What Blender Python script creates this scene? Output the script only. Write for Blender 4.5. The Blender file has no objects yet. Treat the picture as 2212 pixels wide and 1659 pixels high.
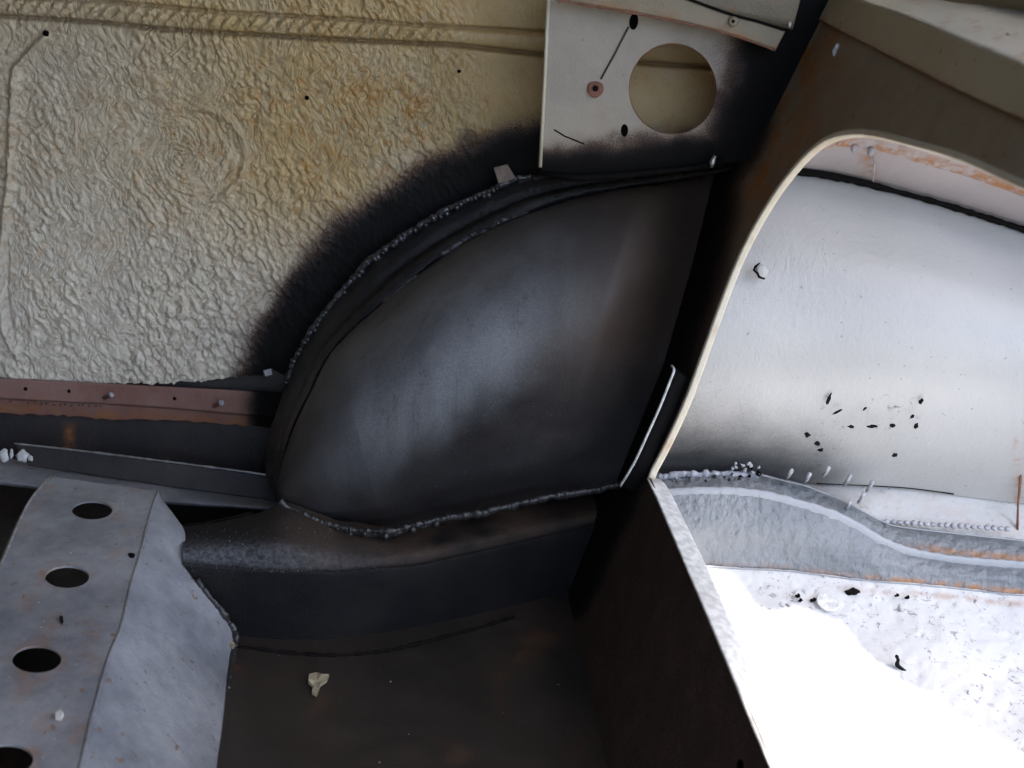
import bpy, bmesh, math, random
import numpy as np
from mathutils import Vector, Matrix
R = math.radians
random.seed(7); rng = np.random.default_rng(7)
sc = bpy.context.scene
COL = sc.collection

# ------------------------------------------------------------ camera, sky, sun, exposure
FPX, CX, CY = 2660.0, 1106.0, 829.5           # focal length and centre, in pixels of a 2212 px wide view
CAMZ, PITCH, ROLL = 0.43, R(22.5), R(4.0)
cp, sp = math.cos(PITCH), math.sin(PITCH)
U0 = np.array([0, sp, cp]); X0 = np.array([1.0, 0, 0]); FW = np.array([0, cp, -sp])
CR = math.cos(ROLL)*X0 + math.sin(ROLL)*U0
CU = -math.sin(ROLL)*X0 + math.cos(ROLL)*U0
CO = np.array([0, 0, CAMZ])
cam_d = bpy.data.cameras.new('camera'); cam = bpy.data.objects.new('camera', cam_d); COL.objects.link(cam)
cam_d.sensor_width = 36; cam_d.lens = FPX/2212*36; cam_d.clip_start = 0.01; cam_d.clip_end = 200
m = Matrix((tuple(CR), tuple(CU), tuple(-FW))).transposed().to_4x4(); m.translation = Vector(CO)
cam.matrix_world = m
cam_d.dof.use_dof = True; cam_d.dof.focus_distance = 0.88; cam_d.dof.aperture_fstop = 9.0
sc.camera = cam

SUN_EL, SUN_AZ = R(66), R(118)      # azimuth clockwise from +Y: sun to the right and a little behind the camera
w = bpy.data.worlds.new('World'); sc.world = w; w.use_nodes = True
nt = w.node_tree; bg = nt.nodes['Background']
sky = nt.nodes.new('ShaderNodeTexSky'); sky.sky_type = 'NISHITA'; sky.sun_disc = False
sky.sun_elevation = SUN_EL; sky.sun_rotation = SUN_AZ; sky.air_density = 1.0; sky.dust_density = 3.0
nt.links.new(sky.outputs[0], bg.inputs[0]); bg.inputs[1].default_value = 0.12
sl = bpy.data.lights.new('sun', 'SUN'); sl.energy = 2.0; sl.angle = R(1.0); sl.color = (1, 0.95, 0.88)
sun = bpy.data.objects.new('sun', sl); COL.objects.link(sun)
sd = Vector((math.sin(SUN_AZ)*math.cos(SUN_EL), math.cos(SUN_AZ)*math.cos(SUN_EL), math.sin(SUN_EL)))
sun.rotation_euler = sd.to_track_quat('Z', 'Y').to_euler()
sc.view_settings.view_transform = 'Standard'; sc.view_settings.look = 'None'
sc.view_settings.exposure = 2.6; sc.view_settings.gamma = 1
sc.render.engine = 'CYCLES'

# ------------------------------------------------------------ geometry helpers
def ray(x, y):
    return FW + CR*((x-CX)/FPX) + CU*((CY-y)/FPX)
def P(x, y, Y):            # point on the sight line at depth Y
    d = ray(x, y); return CO + d*(Y/d[1])
def PZ(x, y, z):           # ... at height z
    d = ray(x, y); return CO + d*((z-CAMZ)/d[2])
def PP(x, y, pl, off=0.0):  # ... on a plane (point, normal), off = metres in front of it
    p0, n = pl; d = ray(x, y); return CO + d*(np.dot(p0+n*off-CO, n)/np.dot(d, n))
def proj(V):
    v = np.asarray(V)-CO; k = v@FW
    return CX+FPX*(v@CR)/k, CY-FPX*(v@CU)/k
def unit(v): v = np.asarray(v, float); return v/np.linalg.norm(v)
def ss(a, b, x):
    t = np.clip((np.asarray(x, float)-a)/(b-a), 0, 1); return t*t*(3-2*t)
def resamp(pts, n):        # smooth curve through the points, n samples, even in control index
    p = np.asarray(pts, float); k = len(p)
    t = np.linspace(0, k-1, n); i = np.minimum(t.astype(int), k-2); f = (t-i)[:, None]
    a = p[np.maximum(i-1, 0)]; b = p[i]; c = p[i+1]; d = p[np.minimum(i+2, k-1)]
    return .5*((2*b)+(c-a)*f+(2*a-5*b+4*c-d)*f*f+(3*b-a-3*c+d)*f**3)
def arclen(pts, n):        # smooth curve, evenly spaced
    q = resamp(pts, max(200, n*6)); s = np.r_[0, np.cumsum(np.linalg.norm(np.diff(q, axis=0), axis=1))]
    t = np.linspace(0, s[-1], n); return np.stack([np.interp(t, s, q[:, j]) for j in range(q.shape[1])], 1)
def vnoise(x, y, seed=0):  # smooth value noise
    xi = np.floor(x).astype(np.int64); yi = np.floor(y).astype(np.int64); fx = x-xi; fy = y-yi
    fx = fx*fx*(3-2*fx); fy = fy*fy*(3-2*fy)
    def h(a, b):
        n = (a*374761393 + b*668265263 + seed*974634777) & 0xffffffff
        n = ((n ^ (n >> 13))*1274126177) & 0xffffffff
        return ((n ^ (n >> 16)) & 0xffff)/65535.0
    return (h(xi, yi)*(1-fx)+h(xi+1, yi)*fx)*(1-fy)+(h(xi, yi+1)*(1-fx)+h(xi+1, yi+1)*fx)*fy
def fbm(x, y, seed=0, o=4):
    s = 0; a = .5; t = 0
    for k in range(o): s = s+a*vnoise(x*2**k, y*2**k, seed+k); t += a; a *= .5
    return s/t
def pdist(px, py, line):   # distance from points to a polyline
    L = np.asarray(line, float); best = np.full(np.shape(px), 1e9)
    for a, b in zip(L[:-1], L[1:]):
        d = b-a; t = np.clip(((px-a[0])*d[0]+(py-a[1])*d[1])/max(1e-9, d@d), 0, 1)
        best = np.minimum(best, np.hypot(px-a[0]-t*d[0], py-a[1]-t*d[1]))
    return best
def inside(px, py, poly):
    r = np.zeros(np.shape(px), bool); n = len(poly)
    for i in range(n):
        x1, y1 = poly[i]; x2, y2 = poly[(i+1) % n]
        if y1 == y2: continue
        c = ((y1 > py) != (y2 > py)) & (px < (x2-x1)*(py-y1)/(y2-y1)+x1); r ^= c
    return r

ROOT = None
def link(name, me, mat, parent=None, smooth=True):
    o = bpy.data.objects.new(name, me); COL.objects.link(o)
    if mat: me.materials.append(mat)
    if smooth and len(me.polygons): me.polygons.foreach_set('use_smooth', [True]*len(me.polygons))
    if parent: o.parent = parent
    return o
def mesh(name, V, Fc, mat, parent=None, smooth=True, attrs=None):
    me = bpy.data.meshes.new(name); me.from_pydata([tuple(map(float, v)) for v in V], [], [tuple(map(int, f)) for f in Fc])
    if attrs:
        for k, a in attrs.items():
            at = me.attributes.new(k, 'FLOAT', 'POINT'); at.data.foreach_set('value', np.clip(np.asarray(a, np.float32), 0, 1))
    return link(name, me, mat, parent, smooth)
def gridmesh(name, G, mat, parent=None, attrs=None, disp=None, keep=None, thick=0.0, flip=False, smooth=True):
    """G: nv x nu x 3 points. attrs: {name: fn(px,py,V)}; disp: fn(px,py,V) metres toward the viewer side; thick: sheet metal thickness"""
    nv, nu = G.shape[:2]; V = G.reshape(-1, 3)
    du = np.gradient(G, axis=1); dv = np.gradient(G, axis=0)
    N = np.cross(du, dv).reshape(-1, 3); N /= np.maximum(1e-12, np.linalg.norm(N, axis=1))[:, None]
    s = np.sign(((CO-V)*N).sum(1).mean()); N *= s
    px, py = proj(V)
    if disp is not None: V = V+N*disp(px, py, V)[:, None]
    i = np.arange(nv*nu).reshape(nv, nu)
    a = i[:-1, :-1].ravel(); b = i[:-1, 1:].ravel(); c = i[1:, 1:].ravel(); d = i[1:, :-1].ravel()
    Fc = np.stack([a, b, c, d], 1)
    if s < 0: Fc = Fc[:, ::-1]
    if keep is not None:
        m_ = keep(px, py, V); Fc = Fc[m_[Fc].all(1)]
    A = {k: f(px, py, V) for k, f in (attrs or {}).items()}
    if thick:
        n0 = len(V); V = np.vstack([V, V-N*thick]); A = {k: np.r_[v, v] for k, v in A.items()}
        E = {}
        for f in Fc:
            for k in range(4):
                e = (f[k], f[(k+1) % 4]); E[e] = 1
        side = [(e[1], e[0], e[0]+n0, e[1]+n0) for e in E if (e[1], e[0]) not in E]
        Fc = list(map(tuple, Fc))+[tuple(x+n0 for x in f[::-1]) for f in Fc]+side
    return mesh(name, V, Fc, mat, parent, smooth, A)
def loft(rows, nu, nv):    # rows: list of curves of 3D points (equal count not needed)
    rs = np.stack([resamp(r, nu) for r in rows])          # k x nu x 3
    k = len(rows); out = np.empty((nv, nu, 3))
    for j in range(nu): out[:, j] = resamp(rs[:, j], nv)
    return out
def lin(rows, nu, nv):     # straight between the rows (creases stay sharp)
    rs = np.stack([resamp(r, nu) for r in rows]); k = len(rows); t = np.linspace(0, k-1, nv)
    i = np.minimum(t.astype(int), k-2); f = (t-i)[:, None, None]
    return rs[i]*(1-f)+rs[i+1]*f
def tube(name, pts, rad, mat, parent=None, sides=8, flat=1.0, nrm=None, wob=0.0):
    pts = np.asarray(pts, float); n = len(pts); V = []; Fc = []
    T = np.gradient(pts, axis=0)
    for i in range(n):
        t = unit(T[i]); ref = np.asarray(nrm if nrm is not None else (0, -1, 0.1), float)
        b = unit(np.cross(t, ref)); nn = np.cross(b, t)
        r = (rad[i] if hasattr(rad, '__len__') else rad)*(1+wob*random.uniform(-1, 1))
        for k in range(sides):
            a = 2*math.pi*k/sides; V.append(pts[i]+b*r*math.cos(a)+nn*r*flat*math.sin(a))
    for i in range(n-1):
        for k in range(sides):
            k2 = (k+1) % sides; Fc.append((i*sides+k, i*sides+k2, (i+1)*sides+k2, (i+1)*sides+k))
    Fc.append(tuple(range(sides))[::-1]); Fc.append(tuple(range((n-1)*sides, n*sides)))
    return mesh(name, V, Fc, mat, parent)
_ico = {}
def icov(sub):
    if sub not in _ico:
        bm = bmesh.new(); bmesh.ops.create_icosphere(bm, subdivisions=sub, radius=1)
        _ico[sub] = (np.array([v.co for v in bm.verts]), [tuple(v.index for v in f.verts) for f in bm.faces]); bm.free()
    return _ico[sub]
def blobs(name, items, mat, parent=None, sub=2, stuff=True, jit=.12):
    """items: (centre, (rx,ry,rz), direction) lumps joined in one mesh"""
    V0, F0 = icov(sub); V = []; Fc = []
    for c, r, d in items:
        t = unit(d); b = unit(np.cross(t, (0.05, -1, .3))); n = np.cross(b, t)
        q = V0*(1+jit*(rng.random(len(V0))-.5)[:, None]); o = len(V)*1
        q = np.outer(q[:, 0]*r[0], t)+np.outer(q[:, 1]*r[1], b)+np.outer(q[:, 2]*r[2], n)+np.asarray(c)
        o = sum(len(v) for v in V); V.append(q); Fc += [tuple(k+o for k in f) for f in F0]
    ob = mesh(name, np.vstack(V), Fc, mat, parent)
    if stuff: ob['kind'] = 'stuff'
    return ob
def bead(name, pts, step, r, mat, parent, flat=.7, wob=.3, jit=.0006):
    L = np.linalg.norm(np.diff(pts, axis=0), axis=1).sum(); n = int(L/step); q = arclen(pts, n); T = np.gradient(q, axis=0)
    it = []
    for i in range(n):
        s = 1+wob*random.uniform(-1, 1)
        it.append((q[i]+np.array([random.uniform(-jit, jit) for _ in range(3)]), (r*s*.75, r*s*random.uniform(.85, 1.2), r*flat*s), T[i]))
    return blobs(name, it, mat, parent, sub=2)
def smear(name, pts, r, mat, parent, flat=.6, rough=.9):
    L = np.linalg.norm(np.diff(pts, axis=0), axis=1).sum(); n = max(8, int(L/.0008)); q = arclen(pts, n); t = np.arange(n)
    rad = r*(.45+rough*fbm(t/5.0, t*0+random.random()*50, 7, 3)); off = r*1.2*(fbm(t/9.0, t*0+3.3, 9, 2)-.5)
    q = q+np.outer(off, (0, 0, 1))+np.outer(r*.5*(fbm(t/4.0, t*0+8.1, 5, 2)-.5), (0, -1, 0))
    return tube(name, q, rad, mat, parent, 9, flat, None, .12)
def polyplate(name, poly3, n, thick, mat, parent=None, holes=(), smooth=False):
    """flat plate from a 3D outline (planar), holes = list of 3D outlines; n = unit normal toward viewer"""
    bm = bmesh.new(); es = []
    for ring in [poly3]+list(holes):
        vs = [bm.verts.new(tuple(p)) for p in ring]
        for i in range(len(vs)): es.append(bm.edges.new((vs[i], vs[(i+1) % len(vs)])))
    bmesh.ops.triangle_fill(bm, use_beauty=True, use_dissolve=False, edges=es, normal=tuple(n))
    bmesh.ops.recalc_face_normals(bm, faces=bm.faces)
    for f in bm.faces:
        if f.normal.dot(Vector(n)) < 0: f.normal_flip()
    ret = bmesh.ops.extrude_face_region(bm, geom=list(bm.faces))
    nv = [g for g in ret['geom'] if isinstance(g, bmesh.types.BMVert)]
    for v in nv: v.co += Vector(n)*thick
    bmesh.ops.recalc_face_normals(bm, faces=bm.faces)
    me = bpy.data.meshes.new(name); bm.to_mesh(me); bm.free()
    return link(name, me, mat, parent, smooth)
def empty(name, loc, parent=None):
    o = bpy.data.objects.new(name, None); COL.objects.link(o); o.location = tuple(loc); o.parent = parent; return o
def tag(o, label=None, cat=None, group=None, kind=None):
    for k, v in (('label', label), ('category', cat), ('group', group), ('kind', kind)):
        if v: o[k] = v
    return o

# ------------------------------------------------------------ materials
class N:
    def __init__(s, name):
        s.m = bpy.data.materials.new(name); s.m.use_nodes = True; s.t = s.m.node_tree
        s.b = s.t.nodes['Principled BSDF']; s.co = s.t.nodes.new('ShaderNodeTexCoord').outputs['Object']
    def n(s, ty, **k):
        x = s.t.nodes.new(ty)
        for a, v in k.items(): setattr(x, a, v)
        return x
    def put(s, sock, v):
        if isinstance(v, bpy.types.NodeSocket): s.t.links.new(v, sock)
        else: sock.default_value = v
    def mapp(s, scale=(1, 1, 1), rot=(0, 0, 0), vec=None):
        x = s.n('ShaderNodeMapping'); s.put(x.inputs[0], vec or s.co); x.inputs['Scale'].default_value = scale; x.inputs['Rotation'].default_value = rot; return x.outputs[0]
    def noise(s, scale, detail=4, rough=.55, vec=None, dist=0.0):
        x = s.n('ShaderNodeTexNoise'); s.put(x.inputs['Vector'], vec or s.co); x.inputs['Scale'].default_value = scale
        x.inputs['Detail'].default_value = detail; x.inputs['Roughness'].default_value = rough; x.inputs['Distortion'].default_value = dist; return x.outputs[0]
    def voro(s, scale, vec=None, feat='F1', out=0):
        x = s.n('ShaderNodeTexVoronoi', feature=feat); s.put(x.inputs['Vector'], vec or s.co); x.inputs['Scale'].default_value = scale; return x.outputs[out]
    def ramp(s, v, a, b, lo=0.0, hi=1.0):
        x = s.n('ShaderNodeMapRange', interpolation_type='SMOOTHSTEP'); s.put(x.inputs[0], v)
        for i, q in enumerate((a, b, lo, hi)): x.inputs[i+1].default_value = q
        return x.outputs[0]
    def math(s, op, a, b=0.0, clamp=False):
        x = s.n('ShaderNodeMath', operation=op, use_clamp=clamp); s.put(x.inputs[0], a); s.put(x.inputs[1], b); return x.outputs[0]
    def mix(s, f, a, b):
        x = s.n('ShaderNodeMix', data_type='RGBA'); s.put(x.inputs[0], f)
        c = lambda v: v if isinstance(v, bpy.types.NodeSocket) else (*v, 1) if len(v) == 3 else v
        s.put(x.inputs[6], c(a)); s.put(x.inputs[7], c(b)); return x.outputs[2]
    def fmix(s, f, a, b):
        x = s.n('ShaderNodeMix'); s.put(x.inputs[0], f); s.put(x.inputs[2], a); s.put(x.inputs[3], b); return x.outputs[0]
    def attr(s, name):
        x = s.n('ShaderNodeAttribute'); x.attribute_name = name; return x.outputs['Fac']
    def bump(s, h, dist, prev=None, strength=1.0):
        x = s.n('ShaderNodeBump'); s.put(x.inputs['Height'], h); x.inputs['Distance'].default_value = dist; x.inputs['Strength'].default_value = strength
        if prev: s.put(x.inputs['Normal'], prev)
        return x.outputs[0]
    def out(s, col, rough=.5, nrm=None, metal=0.0, coat=0.0, spec=.5):
        s.put(s.b.inputs['Base Color'], col if isinstance(col, bpy.types.NodeSocket) else (*col, 1)); s.put(s.b.inputs['Roughness'], rough)
        s.put(s.b.inputs['Metallic'], metal); s.b.inputs['Coat Weight'].default_value = coat; s.b.inputs['Specular IOR Level'].default_value = spec
        if nrm: s.put(s.b.inputs['Normal'], nrm)
        return s.m

BLACK = (.007, .0065, .0065)
def blacken(s, col, amt=.18, sc_=60, brown=True):   # black overspray, some panel darkening and painted corner shade, by the attribute 'black'
    a = s.attr('black'); n = s.noise(sc_, 3); g = s.noise(900, 2)
    f = s.math('ADD', a, s.math('MULTIPLY', s.math('SUBTRACT', n, .5), amt)); f = s.math('ADD', f, s.math('MULTIPLY', s.math('SUBTRACT', g, .5), .32))
    f = s.math('MULTIPLY', s.ramp(f, .05, .95), s.ramp(a, 0, .12)); return (s.mix(s.ramp(f, .35, .9), s.mix(s.ramp(f, 0, .6), col, (.085, .052, .040)), BLACK) if brown else s.mix(f, col, (.03, .03, .031))), f

def mat_wall():
    s = N('cream_textured_paint')
    wv = s.noise(14, 3); vv = s.n('ShaderNodeVectorMath', operation='ADD')
    nz = s.n('ShaderNodeTexNoise'); s.put(nz.inputs['Vector'], s.co); nz.inputs['Scale'].default_value = 22; nz.inputs['Detail'].default_value = 2
    sc3 = s.n('ShaderNodeVectorMath', operation='SCALE'); s.put(sc3.inputs[0], nz.outputs['Color']); sc3.inputs['Scale'].default_value = .05
    s.put(vv.inputs[0], s.co); s.put(vv.inputs[1], sc3.outputs[0])
    v1 = s.mapp((150, 150, 62), (0, R(-24), 0), vv.outputs[0])
    a = s.noise(1.0, 2.5, .5, v1, .6); a = s.math('ABSOLUTE', s.math('SUBTRACT', a, .5)); a = s.ramp(a, 0, .16)
    b = s.noise(1.6, 2, .5, v1, 1.0)
    w_ = s.attr('wrinkle')
    h = s.math('ADD', s.math('MULTIPLY', a, .6), b)
    bp = s.bump(s.math('MULTIPLY', h, w_), .0009, strength=1.0)
    bp = s.bump(s.noise(700, 3), .0003, bp, .6)
    c = s.mix(s.ramp(s.noise(9, 4), .35, .7), (.68, .61, .50), (.58, .525, .445))
    c = s.mix(s.math('MULTIPLY', s.attr('grime'), s.ramp(s.noise(11, 5), .05, .55)), c, (.54, .38, .17))
    c = s.mix(s.math('MULTIPLY', s.math('MULTIPLY', s.attr('rust'), s.ramp(s.noise(130, 5, .7), .46, .66)), .9), c, (.46, .22, .05))
    c = s.mix(s.math('MULTIPLY', s.ramp(s.noise(210, 2), .70, .76), .75), c, (.30, .10, .035))
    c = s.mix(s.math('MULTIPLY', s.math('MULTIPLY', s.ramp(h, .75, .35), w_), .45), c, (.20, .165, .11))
    c = s.mix(s.attr('stain_shade'), c, (.07, .038, .02))
    c, f = blacken(s, c, .16, 40)
    s.put(s.b.inputs['Specular IOR Level'], s.fmix(f, .5, .18))
    m_ = s.out(c, s.fmix(f, .42, .62), bp); s.t.links.new(s.fmix(f, .5, .15), s.b.inputs['Specular IOR Level']); return m_
def mat_black(name='satin_black_paint', rough=.42, grain=.0004, spec=.38):
    s = N(name); bp = s.bump(s.noise(900, 3, .6), grain); bp = s.bump(s.noise(60, 4), .0006, bp)
    c = s.mix(s.ramp(s.noise(18, 5), .4, .75), (.014, .014, .016), (.030, .028, .028))
    c = s.mix(s.ramp(s.noise(420, 2), .72, .78), c, (.10, .10, .11))
    c = s.mix(s.math('MULTIPLY', s.attr('dusty_sheen'), s.math('MULTIPLY', s.ramp(s.noise(26, 5, .6, s.mapp((1, 1, .22), (0, R(-25), 0))), .15, .75, .35, 1.0), s.ramp(s.noise(700, 3, .7), .15, .7, .55, 1.0))), c, (.19, .20, .215))
    c = s.mix(s.math('MULTIPLY', s.attr('dusty_sheen'), s.ramp(s.noise(60, 5, .7, s.mapp((1.6, 1.6, .10), (0, R(-32), 0))), .56, .70, 0, .6)), c, (.05, .048, .046))
    c = s.mix(s.math('MULTIPLY', s.ramp(s.noise(800, 2), .58, .74, 0, .6), s.fmix(s.attr('dusty_sheen'), .25, 1.0)), c, (.20, .205, .215))
    c = s.mix(s.math('MULTIPLY', s.attr('brown'), .8), c, (.045, .030, .022))
    m_ = s.out(c, s.ramp(s.noise(40, 4), .3, .8, rough-.05, rough+.15), bp, 0.0, 0, spec); s.t.links.new(s.fmix(s.attr('brown'), spec, spec*.35), s.b.inputs['Specular IOR Level']); return m_
def mat_plain(name, c1, c2, scale=12, rough=.5, speck=(.2, .09, .04), spk=.70, grain=.0003, metal=0.0, black=False, amt=.35, streak=None, chips=None):
    s = N(name); bp = s.bump(s.noise(700, 3, .6), grain); bp = s.bump(s.noise(55, 4), .0007, bp)
    vec = s.mapp((1, 1, .22), streak, s.co) if streak else None
    c = s.mix(s.math('ADD', s.math('MULTIPLY', s.ramp(s.noise(scale, 6, .6, vec), .32, .68), .7), s.math('MULTIPLY', s.ramp(s.noise(scale*7, 5, .7), .3, .7), .3)), c1, c2)
    c = s.mix(s.math('MULTIPLY', s.ramp(s.noise(150, 4), spk, spk+.07), .8), c, speck)
    if chips: c = s.mix(s.ramp(s.noise(95, 5), chips[1], chips[1]+.04), c, chips[0])
    c = s.mix(s.math('MULTIPLY', s.attr('rust'), s.ramp(s.noise(60, 5, .65), .35, .6)), c, (.34, .13, .03))
    if black:
        c, f = blacken(s, c, amt, 45); m_ = s.out(c, s.fmix(f, rough, .65), bp, metal); s.t.links.new(s.fmix(f, .5, .06), s.b.inputs['Specular IOR Level']); return m_
    return s.out(c, s.ramp(s.noise(30, 4), .3, .8, rough-.08, rough+.12), bp, metal)
def mat_pale(name, c1, c2, wr=.0006, wscale=90, rough=.35, black=False):
    s = N(name); bp = s.bump(s.noise(wscale, 4, .55, s.mapp((1, 1, .6)), .2), wr); bp = s.bump(s.noise(800, 2), .00015, bp)
    c = s.mix(s.ramp(s.noise(7, 5), .3, .7), c1, c2)
    c = s.mix(s.math('MULTIPLY', s.ramp(s.noise(260, 3), .69, .75), .6), c, (.09, .07, .06))
    c = s.mix(s.math('MULTIPLY', s.attr('rust'), s.ramp(s.noise(80, 5, .7), .36, .58)), c, (.36, .165, .06))
    c = s.mix(s.math('MULTIPLY', s.attr('peel'), s.ramp(s.noise(150, 6, .75, None, .6), .55, .66)), c, (.12, .11, .115))
    if black: c, f = blacken(s, c, .2, 50, False)
    return s.out(c, rough, bp)
def mat_ledge():
    s = N('black_ledge_with_dust'); bp = s.bump(s.noise(500, 4, .65), .0006); bp = s.bump(s.noise(45, 4), .0008, bp)
    c = s.mix(s.ramp(s.noise(20, 5), .35, .7), (.007, .007, .008), (.013, .012, .012))
    c = s.mix(s.math('MULTIPLY', s.attr('brown'), s.ramp(s.noise(30, 5), .2, .6)), c, (.060, .042, .030))
    d = s.math('MULTIPLY', s.attr('dusty'), s.ramp(s.noise(300, 5, .75), .25, .72)); c = s.mix(d, c, (.11, .114, .122))
    return s.out(c, s.fmix(d, .55, .75), bp, spec=.10)
M = {}
M['wall'] = mat_wall()
M['dome'] = mat_black('satin_black_arch', .52)
M['band'] = mat_black('wet_black_band', .40, .0006, .20)
M['floor'] = mat_plain('brown_black_floor', (.016, .014, .012), (.026, .020, .016), 8, .55, (.10, .085, .06), .74)
M['ledge'] = mat_ledge() if True else mat_plain('dusty_black_ledge', (.030, .028, .028), (.065, .055, .048), 25, .6, (.22, .22, .22), .66, .0006)
M['primer'] = mat_plain('rusty_primer', (.20, .095, .075), (.27, .155, .13), 20, .55, (.35, .13, .05), .62, .0004, black=True)
M['lower'] = mat_plain('scuffed_black', (.018, .018, .022), (.045, .038, .036), 14, .5, (.12, .09, .06), .66, .0005)
M['zinc'] = mat_plain('bare_grey_steel', (.155, .166, .188), (.37, .376, .392), 13, .42, (.20, .11, .06), .63, .0003, .2, streak=(0, 0, R(25)))
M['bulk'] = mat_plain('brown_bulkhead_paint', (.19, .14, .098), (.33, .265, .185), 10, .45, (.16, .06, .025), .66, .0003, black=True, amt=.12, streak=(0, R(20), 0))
M['khaki2'] = mat_plain('khaki_rail_paint', (.42, .34, .22), (.52, .44, .30), 10, .5, (.25, .12, .04), .66, .0003, streak=(0, 0, 0))
M['khaki'] = mat_plain('khaki_paint', (.17, .135, .085), (.24, .195, .125), 10, .5, (.25, .12, .04), .66, .0003, streak=(0, 0, 0))
M['greypaint'] = mat_plain('pale_grey_paint', (.50, .49, .43), (.58, .57, .50), 8, .4, (.25, .15, .08), .72)
M['flap'] = mat_plain('cream_flap_paint', (.40, .352, .285), (.29, .258, .215), 7, .5, (.12, .08, .06), .70, .0003, black=True, amt=.25)
M['edge'] = mat_plain('cream_edge_paint', (.66, .60, .47), (.55, .48, .36), 14, .5, (.35, .22, .12), .72)
M['pale'] = mat_pale('pale_satin_panel', (.385, .38, .37), (.45, .44, .425), .0005, 260, black=True)
M['pinkpale'] = mat_pale('pinkish_primer_strip', (.37, .33, .33), (.45, .40, .40), .0006, 120, .5)
M['crackle'] = mat_pale('crackled_blue_grey', (.15, .165, .18), (.25, .26, .27), .0030, 150, .5)
M['ridge'] = mat_pale('pale_seam_sealer', (.27, .285, .31), (.34, .35, .36), .0008, 160, .45)
M['rfloor'] = mat_pale('white_peeling_floor', (.60, .60, .60), (.72, .71, .70), .0006, 110, .5)
def simple(name, c, r=.5, metal=0, grain=.0003, spec=.5):
    s = N(name); return s.out(s.mix(s.ramp(s.noise(180, 4), .3, .7), c, tuple(x*.65 for x in c)), r, s.bump(s.noise(900, 2), grain), metal, 0.0, spec)
M['lipwhite'] = simple('bright_lip_paint', (.84, .83, .80), .4)
M['bead'] = simple('glossy_black_weld', (.07, .07, .075), .24, .4)
M['bead2'] = simple('grey_black_weld', (.030, .028, .027), .38, .1)
M['ledge2'] = simple('brownish_grit', (.07, .055, .042), .7)
M['dark'] = simple('near_black', (.004, .004, .004), .8, spec=.05)
M['line'] = simple('black_seam_line', (.008, .007, .007), .8, spec=.08)
M['rustp'] = simple('rust_brown', (.24, .10, .06), .7)
M['white'] = simple('white_chip', (.75, .73, .70), .5)
M['steel'] = simple('bright_steel', (.55, .55, .56), .3, .7)
M['tab'] = simple('brownish_tab', (.30, .22, .18), .5)
M['straw'] = simple('dry_straw', (.45, .38, .16), .6)
M['flake'] = simple('beige_flake', (.38, .33, .22), .6)
M['lump'] = simple('pale_sealer_lump', (.42, .42, .45), .5)
M['orange'] = simple('orange_rust', (.50, .22, .05), .7)

# ------------------------------------------------------------ the car body
body = empty('car_body', (0, .5, -.1)); body_inv = Matrix.Translation((0, -.5, .1))
def B(o, label=None):      # hang a part on the car body, coordinates already in world space
    o.parent = body; o.matrix_parent_inverse = body_inv
    if label: o['label'] = label
    return o
tag(body, 'stripped inside corner of a car body with cream side wall and black sprayed wheel arch', 'car body')

YW = .95; ZF = -.07
Fp = PZ(1225, 1290, ZF); Wp = P(1700, 60, .93); dv = unit(ray(855, -335)); dv[2] = 0; dv = unit(dv)
nb_ = unit(np.cross(dv, Wp-Fp)); nb_ = nb_ if nb_@(CO-Fp) > 0 else -nb_
BP = (Fp, nb_)
infront = lambda x, y, V: ((V-Fp)@nb_) > -.012      # this side of the bulkhead
behind = lambda x, y, V: ((V-Fp)@nb_) < -.0025
O_PX = [(604, 1085), (578, 1040), (572, 985), (584, 930), (600, 880), (640, 772), (700, 677), (800, 562), (900, 492), (1000, 437), (1110, 390), (1180, 376), (1330, 368), (1500, 352), (1660, 330)]
T_PX = [(604, 1085), (600, 1040), (612, 985), (632, 925), (662, 862), (722, 752), (830, 652), (975, 542), (1110, 472), (1250, 424), (1400, 397), (1530, 378), (1690, 350)]
B_PX = [(604, 1085), (650, 1112), (720, 1140), (830, 1152), (920, 1132), (1050, 1105), (1170, 1080), (1300, 1055), (1420, 1030), (1540, 1000)]

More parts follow.
